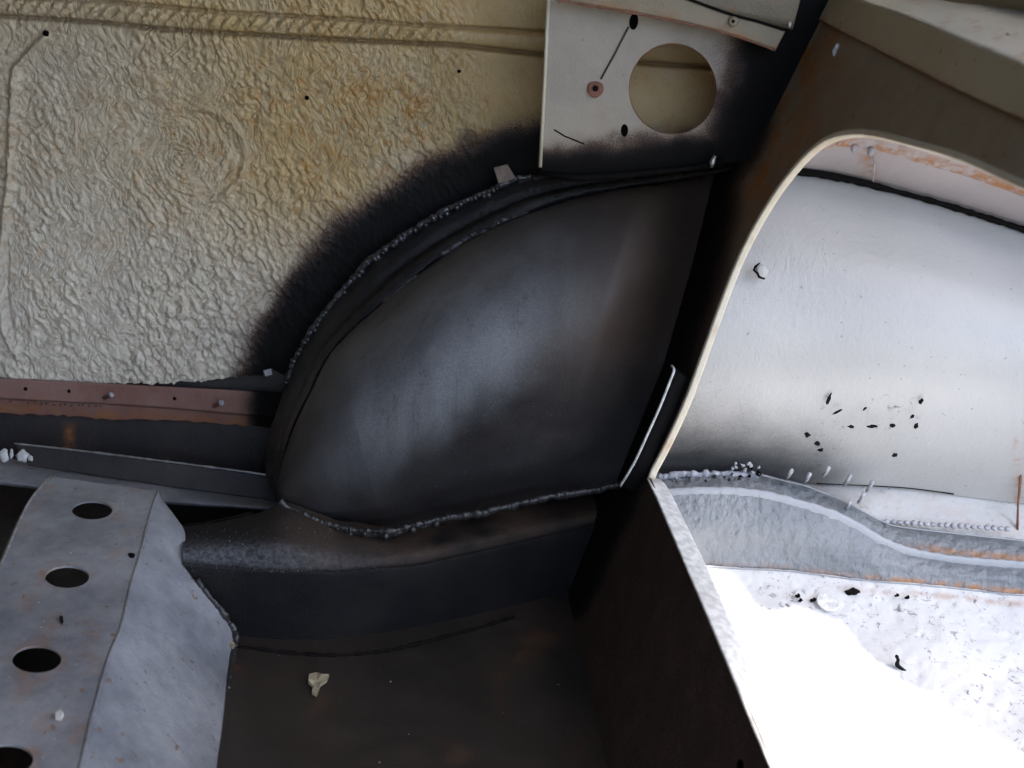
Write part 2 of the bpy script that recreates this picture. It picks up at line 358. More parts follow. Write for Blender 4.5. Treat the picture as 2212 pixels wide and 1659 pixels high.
# side wall -----------------------------------------------------------------
SEAM_U = [(-200, -12), (0, -4), (239, 7), (513, 31), (756, 44), (920, 58), (1173, 73), (1600, 100)]
SEAM_L = [(-200, 20), (0, 31), (222, 46), (369, 61), (756, 84), (968, 93), (1173, 116), (1600, 150)]
RIDGE = [(99, 79), (60, 120), (34, 150), (27, 273), (24, 370), (14, 461), (3, 547), (0, 620), (10, 700), (40, 770)]
def wall_disp(px, py, V):
    d = np.zeros(px.shape)
    yu = np.interp(px, *np.array(SEAM_U).T); yl = np.interp(px, *np.array(SEAM_L).T)
    mid = (yu+yl)/2; half = (yl-yu)/2+1; t = (py-mid)/half
    d += .0030*np.clip(1-t*t, 0, 1)**.5*1.0
    d -= .0040*np.exp(-((py-yl-3)/5)**2)+.0030*np.exp(-((py-yu+3)/4)**2)
    r = pdist(px, py, RIDGE); d += .0046*np.exp(-(r/8)**2)-.002*np.exp(-((r-13)/5)**2)*(px < np.interp(py, [79, 150, 461, 770], [99, 34, 14, 40]))
    q = np.hypot(px-425, (py-335)*1.05); d += .0030*np.exp(-((q-106)/7)**2)*ss(360, 460, px)+.0006*np.exp(-((q-66)/8)**2)*ss(340, 460, px)+.0012*np.exp(-((q-86)/5)**2)*ss(300, 420, py)
    d += .004*(fbm(px/180, py/180, 3)-.5)
    wr = (1-ss(950, 1090, px-.3*(py-200)))
    th = 1.0+1.3*np.exp(-(np.hypot(px-425, py-335)/95)**4)*np.arctan2(py-335, px-425)*.08; k = 1/7.6; u = (px*np.cos(th)+py*np.sin(th))*k; v = (-px*np.sin(th)+py*np.cos(th))*k
    wx = 1.1*fbm(px/45, py/45, 8, 2); wy = 2.2*fbm(px/55, py/55, 9, 2)
    a_ = vnoise(u*.46+wx, v*.95+wy, 21); b_ = vnoise(u*.95+wx+9, v*1.6+wy, 22); c_ = vnoise(px/4.5, py/4.5, 23)
    h = ss(.30, .78, a_)+.55*ss(.3, .8, b_)+.28*c_
    amp = (.0013+.0009*ss(400, 700, py)*ss(-200, 300, px))*(.45+.9*ss(.3, .7, fbm(px/110, py/110, 24, 2)))*(1-.88*ss(.25, .9, wall_black(px, py, V)))
    d += amp*h*wr*(np.abs(t) > 1.0)+.0010*h*(np.abs(t) <= 1.0)*wr
    sc_ = np.sin((px+.8*(py-mid))/4.6+3*fbm(px/30, py/30, 2)); d += .0013*sc_*np.clip(1-t*t, 0, 1)*wr
    return d
def wall_black(px, py, V):
    d = pdist(px, py, O_PX); d = d+55*ss(1250, 1400, px); k = 1-ss(22, 165+60*fbm(px/60, py/60, 5), d)
    k = np.maximum(k, ss(1000, 1170, px)*ss(210, 340, py)*(1-ss(1180, 1260, px)))
    return np.maximum(k, inside(px, py, O_PX+[(1700, 900), (1000, 1100)])*1.0)
xs = np.linspace(-260, 2000, 1130); ys = np.linspace(-430, 838, 640)
low = np.interp(xs, [-260, 0, 180, 330, 480, 700, 900, 2000], [812, 815, 830, 826, 818, 800, 900, 900])
G = np.empty((640, 1130, 3))
for j, x in enumerate(xs):
    lo = low[j]+7*(fbm(np.array([x/23.0]), np.array([1.5]), 78, 3)[0]-.5)+4*(fbm(np.array([x/9.0]), np.array([0.5]), 77, 2)[0]-.5)*2
    yy = np.linspace(-430, lo, 640)
    D = FW[None]+CR[None]*((x-CX)/FPX)+CU[None]*((CY-yy)/FPX)[:, None]; G[:, j] = CO+D*(YW/D[:, 1])[:, None]
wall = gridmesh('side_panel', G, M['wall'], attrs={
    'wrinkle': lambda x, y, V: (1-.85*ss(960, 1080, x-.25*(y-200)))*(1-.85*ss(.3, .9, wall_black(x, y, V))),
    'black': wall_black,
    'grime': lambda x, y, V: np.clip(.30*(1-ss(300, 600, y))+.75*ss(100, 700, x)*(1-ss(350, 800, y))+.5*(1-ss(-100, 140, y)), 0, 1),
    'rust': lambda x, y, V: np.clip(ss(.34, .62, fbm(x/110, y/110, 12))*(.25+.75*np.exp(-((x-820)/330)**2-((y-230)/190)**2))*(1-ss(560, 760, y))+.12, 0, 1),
    'stain_shade': lambda x, y, V: np.maximum(.75*(1-ss(14, 38, np.hypot(x-1013, (y-307)*.85))), .55*np.exp(-((y-np.interp(x, *np.array(SEAM_L).T)-5)/5)**2)+.35*np.exp(-((y-np.interp(x, *np.array(SEAM_U).T)+4)/4)**2))},  # dark blot, plus shadow lines painted into the seam grooves
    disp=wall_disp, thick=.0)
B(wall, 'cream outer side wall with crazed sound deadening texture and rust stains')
for (x, y, r) in ((99, 72, 7), (663, 211, 5), (992, 154, 4)):
    c = P(x, y, YW-.004); B(blobs('rust_hole', [(c, (r*.00036, r*.00036, .0014), (1, 0, 0))], M['dark'], None, 2, False), 'small dark hole through the cream wall').parent = wall
    bpy.data.objects

# rusty flange strip and lower wall -------------------------------------------
lowpan = loft([[P(x, y, YW+.004) for x, y in ((-260, 770), (200, 790), (560, 800), (760, 780))],
               [P(x, y, YW+.002) for x, y in ((-260, 900), (200, 925), (560, 935), (760, 940))],
               [P(x, y, YW-.004) for x, y in ((-260, 1090), (200, 1110), (560, 1130), (760, 1150))]], 160, 60)
lp = B(gridmesh('lower_wall', lowpan, M['lower'], attrs={'rust': lambda x, y, V: np.exp(-((x-150)/9)**2)*ss(905, 920, y)*(1-ss(960, 985, y))}), 'scuffed black lower wall under the rusty flange')
top = [(-260, 803), (0, 817), (250, 830), (513, 844), (590, 850), (680, 858)]
mid = [(-260, 843), (0, 860), (301, 876), (547, 897), (680, 908)]
bot = [(-260, 878), (0, 894), (120, 897), (239, 907), (380, 909), (513, 918), (680, 930)]
G = lin([[P(x, y, YW-.006) for x, y in resamp(top, 60)], [P(x, y, YW-.0075) for x, y in resamp(mid, 60)],
         [P(x, y, YW-.0035) for x, y in resamp(mid+np.array([0, 2]), 60)], [P(x, y+random.uniform(-2.5, 2.5), YW-.001) for x, y in resamp(bot, 60)]], 300, 46)
strip = B(gridmesh('flange_strip', G, M['primer'], attrs={'black': lambda x, y, V: ss(490, 590, x), 'rust': lambda x, y, V: .5*ss(862, 880, y-.06*x)}, thick=.0012), 'pinkish rusty flange strip with small holes along the bottom of the wall')
for x, y in ((55, 840), (149, 845), (377, 861)):
    blobs('pin_hole', [(P(x, y, YW-.0072), (.0016, .0016, .0008), (1, 0, 0))], M['dark'], strip, 2, False)
for x, y in ((241, 853), (478, 870)):
    a = P(x-16, y+7, YW-.006); b = P(x, y, YW-.022)
    s_ = tube('screw', [a+(b-a)*t for t in np.linspace(0, 1, 9)], [.0016, .0019, .0016, .0019, .0016, .0019, .0016, .0021, .0023], M['primer'], strip, 12)
    blobs('screw_tip', [(b, (.0024, .0026, .0022), (1, 0, 1))], M['lump'], s_, 2, False)
for k in range(16):
    x = 25+k*13+random.uniform(-3, 3)
    if 60 < x < 260 or k % 3 == 0: blobs('paint_drip', [(P(x, np.interp(x, *np.array(mid).T)+7+random.uniform(-2, 2), YW-.006), (.0008, .0009, .0006), (1, 0, 0))], M['bead2'], strip, 1, False)

# ------------------------------------------------------------ wheel arch
arch = None
nO = 420
o2 = arclen(O_PX, nO); t2 = arclen(T_PX, nO)
Og = np.array([P(x, y, YW-.008) for x, y in o2])
Tg = np.array([P(x, y, .905-.045*ss(0, .06, 0)) for x, y in t2])
sT = np.linspace(0, 1, nO)
def YT(s): return np.interp(s, [0, .12, .3, .5, .75, 1], [.800, .845, .885, .905, .912, .915])
def YO(s): return np.interp(s, [0, .06, .2, 1], [.805, .88, .935, YW-.008])
def YB(s): return np.interp(s, [0, .25, .5, .75, 1], [.800, .790, .800, .815, .835])
rows = []
for f, dy in ((0, 0), (.03, -.010), (.35, -.012), (.62, -.006), (.70, -.016), (.80, -.017), (.97, -.012), (1, 0.0)):
    rows.append([P(*(o2[i]*(1-f)+t2[i]*f), (YO(sT[i])*(1-f)+YT(sT[i])*f)+dy*min(1, sT[i]/.1)) for i in range(0, nO, 3)])
ATT = {'dusty_sheen': lambda x, y, V: np.zeros(x.shape), 'brown': lambda x, y, V: np.zeros(x.shape)}
band = B(gridmesh('wheel_arch_flange', loft(rows, 400, 60), M['band'], attrs=ATT, disp=lambda x, y, V: .0012*(fbm(x/9, y/9, 31)-.5)+.004*np.clip(fbm(x/11, y/11, 33)-.55, 0, 1)*ss(960, 1090, x), keep=infront), 'curved wet black weld flange around the wheel arch')
# dome: lofted between the seam curve and the bottom weld
nb = 300; tt = arclen(T_PX, nb); bb = arclen(B_PX, nb); nvv = 160
def prof(t):      # 0 at the top seam, 1 at the belly
    return np.sqrt(np.clip(1-(1-np.clip(t/.62, 0, 1))**2.2, 0, 1))
G = np.empty((nvv, nb, 3))
for i in range(nb):
    s = i/(nb-1); y0 = YT(s); y1 = YB(s)
    bulge = .038*math.sin(math.pi*min(1, s*1.05))**.7 if s*1.05 < 1 else 0
    for j in range(nvv):
        t = j/(nvv-1); q = tt[i]*(1-t)+bb[i]*t
        Y = y0+(min(y1, y0)-y0)*prof(t)*1.0 - bulge*math.sin(math.pi*t)**.9*(1-.45*t) + .012*ss(.85, 1, t)
        xl_ = np.interp(q[1], [330, 363, 560, 790, 900, 1045, 1080], [1562, 1547, 1500, 1434, 1390, 1335, 1320])      # the arch runs back into the bulkhead here
        yl_ = np.interp(q[1], [363, 560, 790, 900, 1045], [.933, .884, .840, .829, .816]); w_ = float(ss(-170, 4, q[0]-xl_))
        G[j, i] = P(q[0], q[1], Y*(1-w_)+(yl_+.0012*max(0, q[0]-xl_))*w_)
dome = gridmesh('wheel_arch', G, M['dome'], attrs={
    'dusty_sheen': lambda x, y, V: np.clip(1.25-np.hypot(((x-985)*.75-(y-760)*.66)/470, ((x-985)*.66+(y-760)*.75)/300), 0, 1)*ss(-20, 110, (1060-y)-.72*(x-850)+60*(fbm(x/60, y/60, 44)-.5)),  # grey sky sheen painted into the black, broken up like dust
    'brown': lambda x, y, V: np.clip(.2+.8*ss(1060, 1440, x+.25*(y-600))*(1-ss(700, 900, y))+.5*(1-ss(600, 760, x)), 0, 1)}, disp=lambda x, y, V: .0016*(fbm(x/120, y/120, 41)-.5), keep=infront)
B(dome, 'satin black rounded wheel arch dome with dusty grey sheen painted on')
band.parent = dome; band.matrix_parent_inverse = Matrix()
c3 = np.array([P(x, y, YO(s)-.014*min(1, s/.1)) for (x, y), s in zip(o2, sT)])
smear('weld_bead', c3[int(.18*nO):int(.66*nO)], .0026, M['bead'], dome)
bead('weld_bead', c3[int(.21*nO):int(.62*nO)]+np.array([0, -.0026, -.0008]), .0044, .0021, M['bead'], dome, wob=.6, jit=.0014)
smear('weld_bead', c3[int(.64*nO):int(.97*nO)]+np.array([0, 0, -.003]), .0036, M['band'], dome)
tq = np.array([P(x, y, YT(s)-.010) for (x, y), s in zip(t2, sT)])
smear('weld_bead', tq[int(.35*nO):int(.42*nO)], .0024, M['bead2'], dome)
smear('weld_bead', tq[int(.46*nO):int(.61*nO)]+np.array([0, 0, .002]), .0030, M['bead2'], dome, rough=1.3)
bead('weld_bead', tq[int(.48*nO):int(.60*nO)]+np.array([0, -.001, .002]), .0085, .0016, M['bead'], dome, wob=.6, jit=.002)
for a, b in ((.20, .24), (.26, .35), (.61, .74), (.80, .86)):
    tube('seam_gap', tq[int(a*nO):int(b*nO)], .0010, M['line'], dome, 6, wob=.4)
bq = np.array([P(x, y, YB(s)-.020) for (x, y), s in zip(arclen(B_PX, 200), np.linspace(0, 1, 200))])
smear('weld_bead', bq[:175], .0032, M['bead2'], dome)
smear('weld_bead', bq[12:80]+np.array([0, -.001, .0018]), .0022, M['bead2'], dome, rough=1.4)
bead('weld_bead', bq[24:74]+np.array([0, -.002, 0]), .0075, .0020, M['bead2'], dome, wob=.6, jit=.0016)
# clips on the flange
def plate(name, quad, Y, th, mat, parent=None):
    P4 = [P(x, y, Y) for x, y in quad]; n = unit(np.cross(P4[1]-P4[0], P4[2]-P4[0])); n = n if n@(CO-P4[0]) > 0 else -n
    return polyplate(name, P4, n, th, mat, parent)
B(plate('tab', [(1067, 362), (1096, 354), (1114, 384), (1078, 397)], .925, .0015, M['tab']), 'square brownish tab at the top of the arch flange')
o = B(plate('tab', [(568, 800), (586, 795), (616, 812), (606, 836), (570, 820)], .92, .0012, M['bead2']), 'small bent grey tab at the lower end of the arch flange')
plate('tab_end', [(570, 800), (586, 796), (588, 808), (574, 812)], .917, .001, M['lump'], o)

# ------------------------------------------------------------ ledge, step and floor
ZF = -.07
base = [(330, 1376), (500, 1380), (620, 1388), (729, 1384), (900, 1359), (1050, 1328), (1160, 1302), (1235, 1288), (1400, 1262)]
nB = 60; bs = resamp(base, nB); BG = [PZ(x, y, ZF-.002) for x, y in bs]
ye = lambda x: np.interp(x, [-200, 330, 400, 500, 600, 729, 900, 1002, 1120, 1276, 1400], [1215, 1215, 1218, 1225, 1232, 1235, 1222, 1199, 1172, 1136, 1110])
yt = lambda x: np.interp(x, [-200, 350, 470, 600, 729, 830, 900, 1105, 1276, 1400], [1145, 1145, 1128, 1098, 1146, 1156, 1140, 1096, 1064, 1036])
r1 = [P(x, ye(x)+10, BG[i][1]+.006) for i, (x, y) in enumerate(bs)]
r1b = [P(x, ye(x)-6, BG[i][1]+.010) for i, (x, y) in enumerate(bs)]
r2 = [P(x, .5*ye(x)+.5*yt(x), (BG[i][1]+.020)) for i, (x, y) in enumerate(bs)]
r3 = [P(x, yt(x)-22*ss(560, 640, x), (BG[i][1]+.068)) for i, (x, y) in enumerate(bs)]
ledge = B(gridmesh('heel_step', loft([BG, [a*.5+b*.5 for a, b in zip(BG, r1)], r1, r1b, r2, r3], 240, 120), M['ledge'],
    attrs={'brown': lambda x, y, V: .9*(1-ss(-22, 4, y-ye(x)))*ss(520, 700, x), 'dusty': lambda x, y, V: (1-ss(480, 960, x))*(1-ss(-14, 8, y-ye(x)))*(.12+.88*ss(-75, -30, y-ye(x)))}, disp=lambda x, y, V: .0008*(fbm(x/25, y/25, 51)-.5), keep=lambda x, y, V: infront(x, y, V) & (x > np.interp(y, [1080, 1115, 1153, 1218, 1283, 1365, 1434], [352, 378, 400, 397, 444, 502, 495])-5)), 'dusty black heel step under the wheel arch')  # left-hand dust, plus a painted grey sheen along the ledge edge
fl = [PZ(x, y, ZF) for x, y in ((-300, 1000), (1500, 1000), (2100, 2300), (-900, 2300))]
G = np.empty((80, 120, 3))
for j in range(80):
    for i in range(120):
        G[j, i] = [-.75+1.25*i/119, .98-.95*j/79, ZF]
floor = B(gridmesh('floor_pan', G, M['floor'], attrs={'rust': lambda x, y, V: .10*ss(.55, .75, fbm(x/90, y/90, 61))}, keep=lambda x, y, V: ((V-Fp)@nb_) > -.022, thick=.0015, disp=lambda x, y, V: .0015*(fbm(x/200, y/200, 62)-.5)), 'brown black dirty floor pan below the heel step')
sl_ = [(500, 1392), (620, 1408), (729, 1413), (849, 1401), (1002, 1362), (1110, 1332)]
B(tube('seam_gap', [PZ(x, y+2, ZF+.0008) for x, y in arclen(sl_, 60)], .0014, M['line'], None, 6, wob=.4))

# sill ledge left of the arch, behind the crossmember
lipT = [(31, 959), (200, 978), (400, 1003), (564, 1025), (600, 1034)]
lipB = [(60, 1004), (200, 1026), (400, 1056), (564, 1078), (620, 1086)]
G = lin([[P(x, y, .898) for x, y in lipT], [P(x, y, .886) for x, y in lipB]], 80, 12)
B(gridmesh('sill_lip', G, M['lower'], attrs={'rust': lambda x, y, V: 0*x}, thick=.0012, disp=lambda x, y, V: .001*(fbm(x/40, y/40, 71)-.5)), 'thin upright dark sill lip with a bright bare edge')
B(tube('sill_lip_edge', [P(x, y-1, .898) for x, y in arclen(lipT, 60)], .0009, M['steel'], None, 6, wob=.3))
rowsL_ = [[P(x, y, .905) for x, y in ((-300, 955), (0, 985), (300, 1018), (620, 1070))],
         [P(x, y, .885) for x, y in ((-300, 990), (0, 1015), (300, 1050), (620, 1095))],
         [P(x, y, .870) for x, y in ((-300, 1000), (0, 1034), (300, 1060), (620, 1110))],
         [P(x, y, .860) for x, y in ((-300, 1006), (0, 1044), (300, 1066), (620, 1130))],
         [P(x, y, .868) for x, y in ((-300, 1010), (0, 1048), (300, 1070), (620, 1165))]]
xl = np.array([-300, 0, 160, 330, 450, 600, 660])
def rl_(off, Y): return [P(x, np.interp(x, [-300, 0, 300, 600, 700], [960, 988, 1022, 1068, 1082])+off*np.interp(x, [-300, 330, 600, 660], [1, 1, .6, .6]), Y) for x in xl]
rowsL = [rl_(0, .905), rl_(26, .885), rl_(44, .872), rl_(54, .868), rl_(60, .870)]
B(gridmesh('sill_ledge', loft(rowsL, 160, 50), M['zinc'], attrs={'rust': lambda x, y, V: 0*x}, disp=lambda x, y, V: .0016*(fbm(x/40, y/40, 73)-.5)), 'rounded grey sill ledge behind the crossmember')
# whitish flaked paint on the sill at the left edge
for k, (x, y, a, b) in enumerate(((8, 985, 10, 16), (25, 980, 4, 12), (48, 985, 12, 16), (66, 990, 6, 8))):
    B(blobs('paint_patch', [(P(x, y, .885), (a*.00042, b*.00034, .0010), (1, 0, 0))], M['white'], None, 2, False, .5))

# ------------------------------------------------------------ crossmember
ZT = 0.0
cre = [(342, 1062), (325, 1112), (308, 1181), (284, 1263), (263, 1352), (236, 1420), (205, 1526), (178, 1639), (120, 1850)]
lef = [(112, 1030), (61, 1092), (0, 1229), (-55, 1350), (-120, 1500), (-190, 1659), (-290, 1880)]
outb = [(352, 1080), (378, 1115), (400, 1153), (397, 1218), (444, 1283), (502, 1365), (495, 1434), (480, 1570), (468, 1659), (455, 1850)]
cm = empty('crossmember', (0, 0, 0)); cm.parent = body; cm.matrix_parent_inverse = body_inv
cm['label'] = 'pale grey steel crossmember with a row of round holes'
creP = [PZ(x, y, ZT) for x, y in resamp(cre, 40)]; lefP = [PZ(x, y, ZT) for x, y in resamp(lef, 40)]
outline = creP+lefP[::-1]
HO = [(199, 1102, 44, 20), (145, 1246, 48, 24), (79, 1424, 53.5, 29.5), (14, 1640, 58, 33)]
holes = [[PZ(x+rx*math.cos(a), y+ry*math.sin(a), ZT) for a in np.linspace(0, 2*math.pi, 41)[:-1]] for x, y, rx, ry in HO]
tp_ = polyplate('top_plate', outline, (0, 0, 1), -.0016, M['zinc'], cm, holes)
# side face, from crease down to floor
zc = np.interp(np.linspace(0, 1, 60), [0, .10, .20, .32, .44, 1], [-.004, -.010, -.020, -.040, ZF, ZF]); zc = np.convolve(np.r_[[zc[0]]*4, zc, [ZF]*4], np.ones(9)/9, 'valid')
oc = arclen(outb, 60); G0 = [PZ(x, y, zc[i]) for i, (x, y) in enumerate(oc)]
cc = arclen([np.array(q) for q in creP], 60)
side = lin([[*cc], [*G0]], 200, 60)
gridmesh('side_face', side, M['zinc'], cm, attrs={'rust': lambda x, y, V: 0*x}, disp=lambda x, y, V: .0005*(fbm(x/60, y/60, 81)-.5), thick=.0014)
lf = arclen([np.array(q) for q in lefP], 40)
gridmesh('side_face', lin([[*lf], [*(lf+np.array([-.006, 0, -.010]))], [*(lf+np.array([-.012, 0, -.068]))]], 80, 30), M['zinc'], cm, attrs={'rust': lambda x, y, V: 0*x}, thick=.0012)
tube('folded_edge', lf+np.array([-.0005, 0, .0003]), .0011, M['steel'], cm, 6)
tube('folded_edge', cc+np.array([0, 0, -.0006]), .0016, M['zinc'], cm, 8, wob=.1)
# weld along its right foot, dark to double as shade at the foot
wl = np.array(G0)[14:34]; smear('weld_bead', wl+np.array([.0015, 0, 0]), .0026, M['bead2'], cm)
# fin in the pocket behind
B(tube('thin_rod', [P(x, y, .86) for x, y in ((395, 1134), (440, 1130), (500, 1118), (545, 1107))], .0009, M['bead2'], None, 6))
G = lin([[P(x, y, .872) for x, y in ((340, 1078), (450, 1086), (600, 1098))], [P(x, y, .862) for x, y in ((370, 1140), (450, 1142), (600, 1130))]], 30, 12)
B(gridmesh('pocket_shade', G, M['dark'], thick=.001), 'near-black sheet for the shaded pocket beside the crossmember end')  # near-black sheet puts the pocket's shade into its colour

# ------------------------------------------------------------ bulkhead
OPEN = [(2620, 560), (2400, 470), (2212, 392), (2080, 335), (1950, 297), (1895, 284), (1850, 280), (1805, 287), (1765, 308), (1720, 352), (1672, 415), (1625, 493), (1592, 560), (1560, 640), (1520, 750), (1480, 860), (1440, 950), (1408, 1012)]
LOW = [(1401, 1032), (1480, 1218), (1575, 1440), (1668, 1659), (1760, 1870), (1900, 2190)]
TOPA = [(1728, 20), (1825, 72), (1952, 137), (2071, 196), (2212, 260), (2400, 350), (2640, 470)]
def smooth2(p, n): return [tuple(q) for q in arclen(p, n)]
openc = smooth2(OPEN, 90)
edge_b = [Fp+dv*.24, Fp+dv*.24+(Wp-Fp)*1.06]
pts = [edge_b[0]+np.array([0, 0, -.004]), edge_b[1]]+[PP(x, y, BP) for x, y in TOPA]+[PP(x, y, BP) for x, y in openc]+[PP(x, y, BP) for x, y in LOW]
a = pts[-1]; pts.append(np.array([a[0], a[1], 0])+(Wp-Fp)*((ZF-.004)/(Wp-Fp)[2])-np.array([0, 0, 0])+(Wp-Fp)*((-a[2])/(Wp-Fp)[2])*0)
# last corner: straight down the plane to the floor
t_ = (ZF-.004-a[2])/(Wp-Fp)[2]; pts[-1] = a+(Wp-Fp)*t_
# dense plate: grid over the plane, kept inside the outline
uu = dv; vv = unit(np.cross(nb_, dv)); vv = vv if vv[2] > 0 else -vv
P2 = np.array([[(p-Fp)@uu, (p-Fp)@vv] for p in pts])
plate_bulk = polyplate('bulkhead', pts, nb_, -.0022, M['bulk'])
def tri_refine(o, cuts_len, maxit=7):
    bm = bmesh.new(); bm.from_mesh(o.data)
    for _ in range(maxit):
        es = [e for e in bm.edges if e.calc_length() > cuts_len]
        if not es: break
        bmesh.ops.subdivide_edges(bm, edges=es, cuts=1, use_grid_fill=False); bmesh.ops.triangulate(bm, faces=bm.faces)
    bm.to_mesh(o.data); bm.free()
def setattr_(o, name, fn):
    me = o.data; n = len(me.vertices); co = np.empty(n*3, np.float32); me.vertices.foreach_get('co', co); V = co.reshape(-1, 3).astype(float)
    px, py = proj(V); at = me.attributes.new(name, 'FLOAT', 'POINT'); at.data.foreach_set('value', np.clip(fn(px, py, V), 0, 1).astype(np.float32))
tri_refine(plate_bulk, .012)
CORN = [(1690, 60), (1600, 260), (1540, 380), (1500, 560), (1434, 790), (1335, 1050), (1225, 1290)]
setattr_(plate_bulk, 'black', lambda x, y, V: np.maximum((1-ss(20, 100+50*fbm(x/80, y/80, 90), pdist(x, y, CORN)))*ss(120, 300, y)*.80, .55*ss(420, 800, y)))  # blackened along the corner and, less strongly, towards the bottom
setattr_(plate_bulk, 'rust', lambda x, y, V: 1.0*np.exp(-((x-1765+(y-60)*.30)/75)**2)*(1-ss(380, 560, y))*ss(.30, .6, fbm(x/22, y/120, 91)))
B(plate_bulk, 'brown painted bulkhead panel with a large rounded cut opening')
# cream edge of the cut-out: folded lip with real width
lipw = [(PP(x, y, BP, .0012)) for x, y in openc]+[PP(1401, 1032, BP, .0012)]
lq = arclen(lipw, 200); Tq = np.gradient(lq, axis=0); inn = np.array([unit(np.cross(nb_, t)) for t in Tq])
cen = PP(2000, 700, BP); sgn = np.sign(((cen-lq[100])@inn[100])); inn *= sgn
wid = np.interp(np.linspace(0, 1, 200), [0, .35, .6, .9, 1], [.0034, .0030, .0034, .0036, .0022])[:, None]
lipg = lin([[*(lq-inn*.0006)], [*(lq+nb_*.0010+inn*.0008)], [*(lq+nb_*.0004+inn*wid)], [*(lq-nb_*.004+inn*(wid*1.05))]], 200, 12)
gridmesh('cutout_edge', lipg, M['edge'], plate_bulk, attrs={'rust': lambda x, y, V: .35*ss(.55, .75, fbm(x/40, y/40, 95))}, thick=.0006)
lw = arclen([PP(x, y, BP, .001) for x, y in LOW], 120); rt = [(1401, 1030), (1434, 1042), (1474, 1116), (1549, 1274), (1602, 1404), (1642, 1540), (1697, 1659), (1800, 1870), (1950, 2190)]
rq = arclen([PP(x, y, BP, -.013) for x, y in rt], 120)
gridmesh('lower_lip', lin([[*lw], [*(.5*lw+.5*rq+nb_*.0012)], [*rq], [*(rq-nb_*.003+np.array([0, 0, -.004]))]], 120, 14), M['lipwhite'], plate_bulk, attrs=None, thick=.0012)
# second sheet edge lying on the bulkhead
q = [(1451, 790), (1456, 800), (1448, 822), (1425, 880), (1398, 940), (1370, 1000), (1340, 1050)]
st_ = np.array([PP(x, y, BP, .012) for x, y in arclen(q, 60)])
gs = lin([[*st_], [*(st_-nb_*.003+uu*-.0015)], [*(st_-nb_*.011+uu*-.002)]], 60, 12)
gridmesh('sheet_flange', gs, M['bulk'], plate_bulk, attrs={'black': lambda x, y, V: 1+0*x, 'rust': lambda x, y, V: 0*x}, thick=.001)
tube('bright_sheet_edge', st_, .0010, M['white'], plate_bulk, 6)
blobs('bare_metal_spot', [(PP(1803, 112, BP, .001), (.0016, .0030, .001), (1, 0, 0)), (PP(1808, 101, BP, .001), (.0014, .0022, .001), (1, 0, 0))], M['white'], plate_bulk, 2, False)
tube('bulkhead_seam', [PP(x, y, BP, .001) for x, y in ((1728, 20), (1715, 62), (1690, 110), (1664, 160), (1640, 215))], .0012, M['line'], plate_bulk, 6)

# rails over the opening
A3 = np.array([PP(x, y, BP, .001) for x, y in TOPA]); Bpx = [(1790, -30), (1859, 0), (1969, 38), (2071, 82), (2212, 140), (2400, 215), (2640, 320)]
def onplane(px, base, v2, off=0.0):
    n = unit(np.cross(dv, v2)); n = n if n@(CO-base) > 0 else -n
    return [PP(x, y, (base, n), off) for x, y in px], n
B3, n2 = onplane(Bpx, A3[3], np.array([.30, 0, 1.0]))
C3, n3 = onplane([(1960, -40), (2037, 0), (2140, 12), (2212, 24), (2400, 60), (2640, 110)], B3[3], np.array([1.0, 0, .25]))
rail = B(gridmesh('side_rail', lin([[*(A3-nb_*.006)], [*(A3+n2*.0015)], [*B3]], 120, 24), M['khaki2'], attrs={'rust': lambda x, y, V: .5*np.exp(-((y-np.interp(x, *np.array(TOPA).T))/9)**2)}, thick=.0015, disp=lambda x, y, V: .0012*(fbm(x/90, y/90, 99)-.5)), 'khaki painted box rail above the opening')
gridmesh('rail_top', lin([[*B3], [*C3]], 100, 12), M['greypaint'], rail, attrs={'rust': lambda x, y, V: .4*(fbm(x/25, y/25, 101) > .66)}, thick=.0015)
D3, _ = onplane([(1960, -80), (2100, -60), (2400, -20), (2640, 10)], C3[2], np.array([0.2, 0, 1.0]))
gridmesh('rail_back', lin([[*C3], [*D3]], 60, 8), M['khaki'], rail, attrs={'rust': lambda x, y, V: 0*x})
tube('rail_seam_line', [A3[0]+nb_*.001]+[a+n2*.001 for a in A3], .0007, M['rustp'], rail, 6)  # rust brown line along the rail's lower seam
blobs('chip', [(C3[2]*.45+B3[4]*.55, (.006, .0018, .0006), dv)], M['line'], rail, 2, False, .5)

# ------------------------------------------------------------ flap panel with round hole
YF = .870
def xcorner(y, Y):
    a, b = 1300.0, 2000.0
    for _ in range(40):
        m_ = (a+b)/2
        if PP(m_, y, BP)[1] > Y: a = m_
        else: b = m_
    return a
fl_px = [(1187, -60), (1167, 368), (1240, 384), (1330, 378), (1480, 364), (xcorner(345, YF)-3, 345), (xcorner(250, YF)-3, 250), (xcorner(60, YF)-3, 60), (xcorner(-60, YF)-3, -60)]
fpts = [P(x, y, YF) for x, y in smooth2(fl_px[1:6], 24)]
fpts = [P(1188, -80, YF), P(1178, 140, YF)]+fpts+[P(x, y, YF) for x, y in fl_px[6:]]
def ring(cx, cy, rx, ry, Y, n=48, rot=0): return [P(cx+rx*math.cos(a)*math.cos(rot)-ry*math.sin(a)*math.sin(rot), cy+rx*math.cos(a)*math.sin(rot)+ry*math.sin(a)*math.cos(rot), Y) for a in np.linspace(0, 2*math.pi, n+1)[:-1]]
slot = ring(1369, 47, 10, 18, YF, 20, .1)
fn_ = np.array([0, -1.0, 0])
flap = polyplate('gusset_panel', fpts, fn_, -.0014, M['flap'], None, [ring(1453, 192, 95, 99, YF, 64), slot, ring(1349, 282, 8, 14, YF, 16)])
tri_refine(flap, .012)
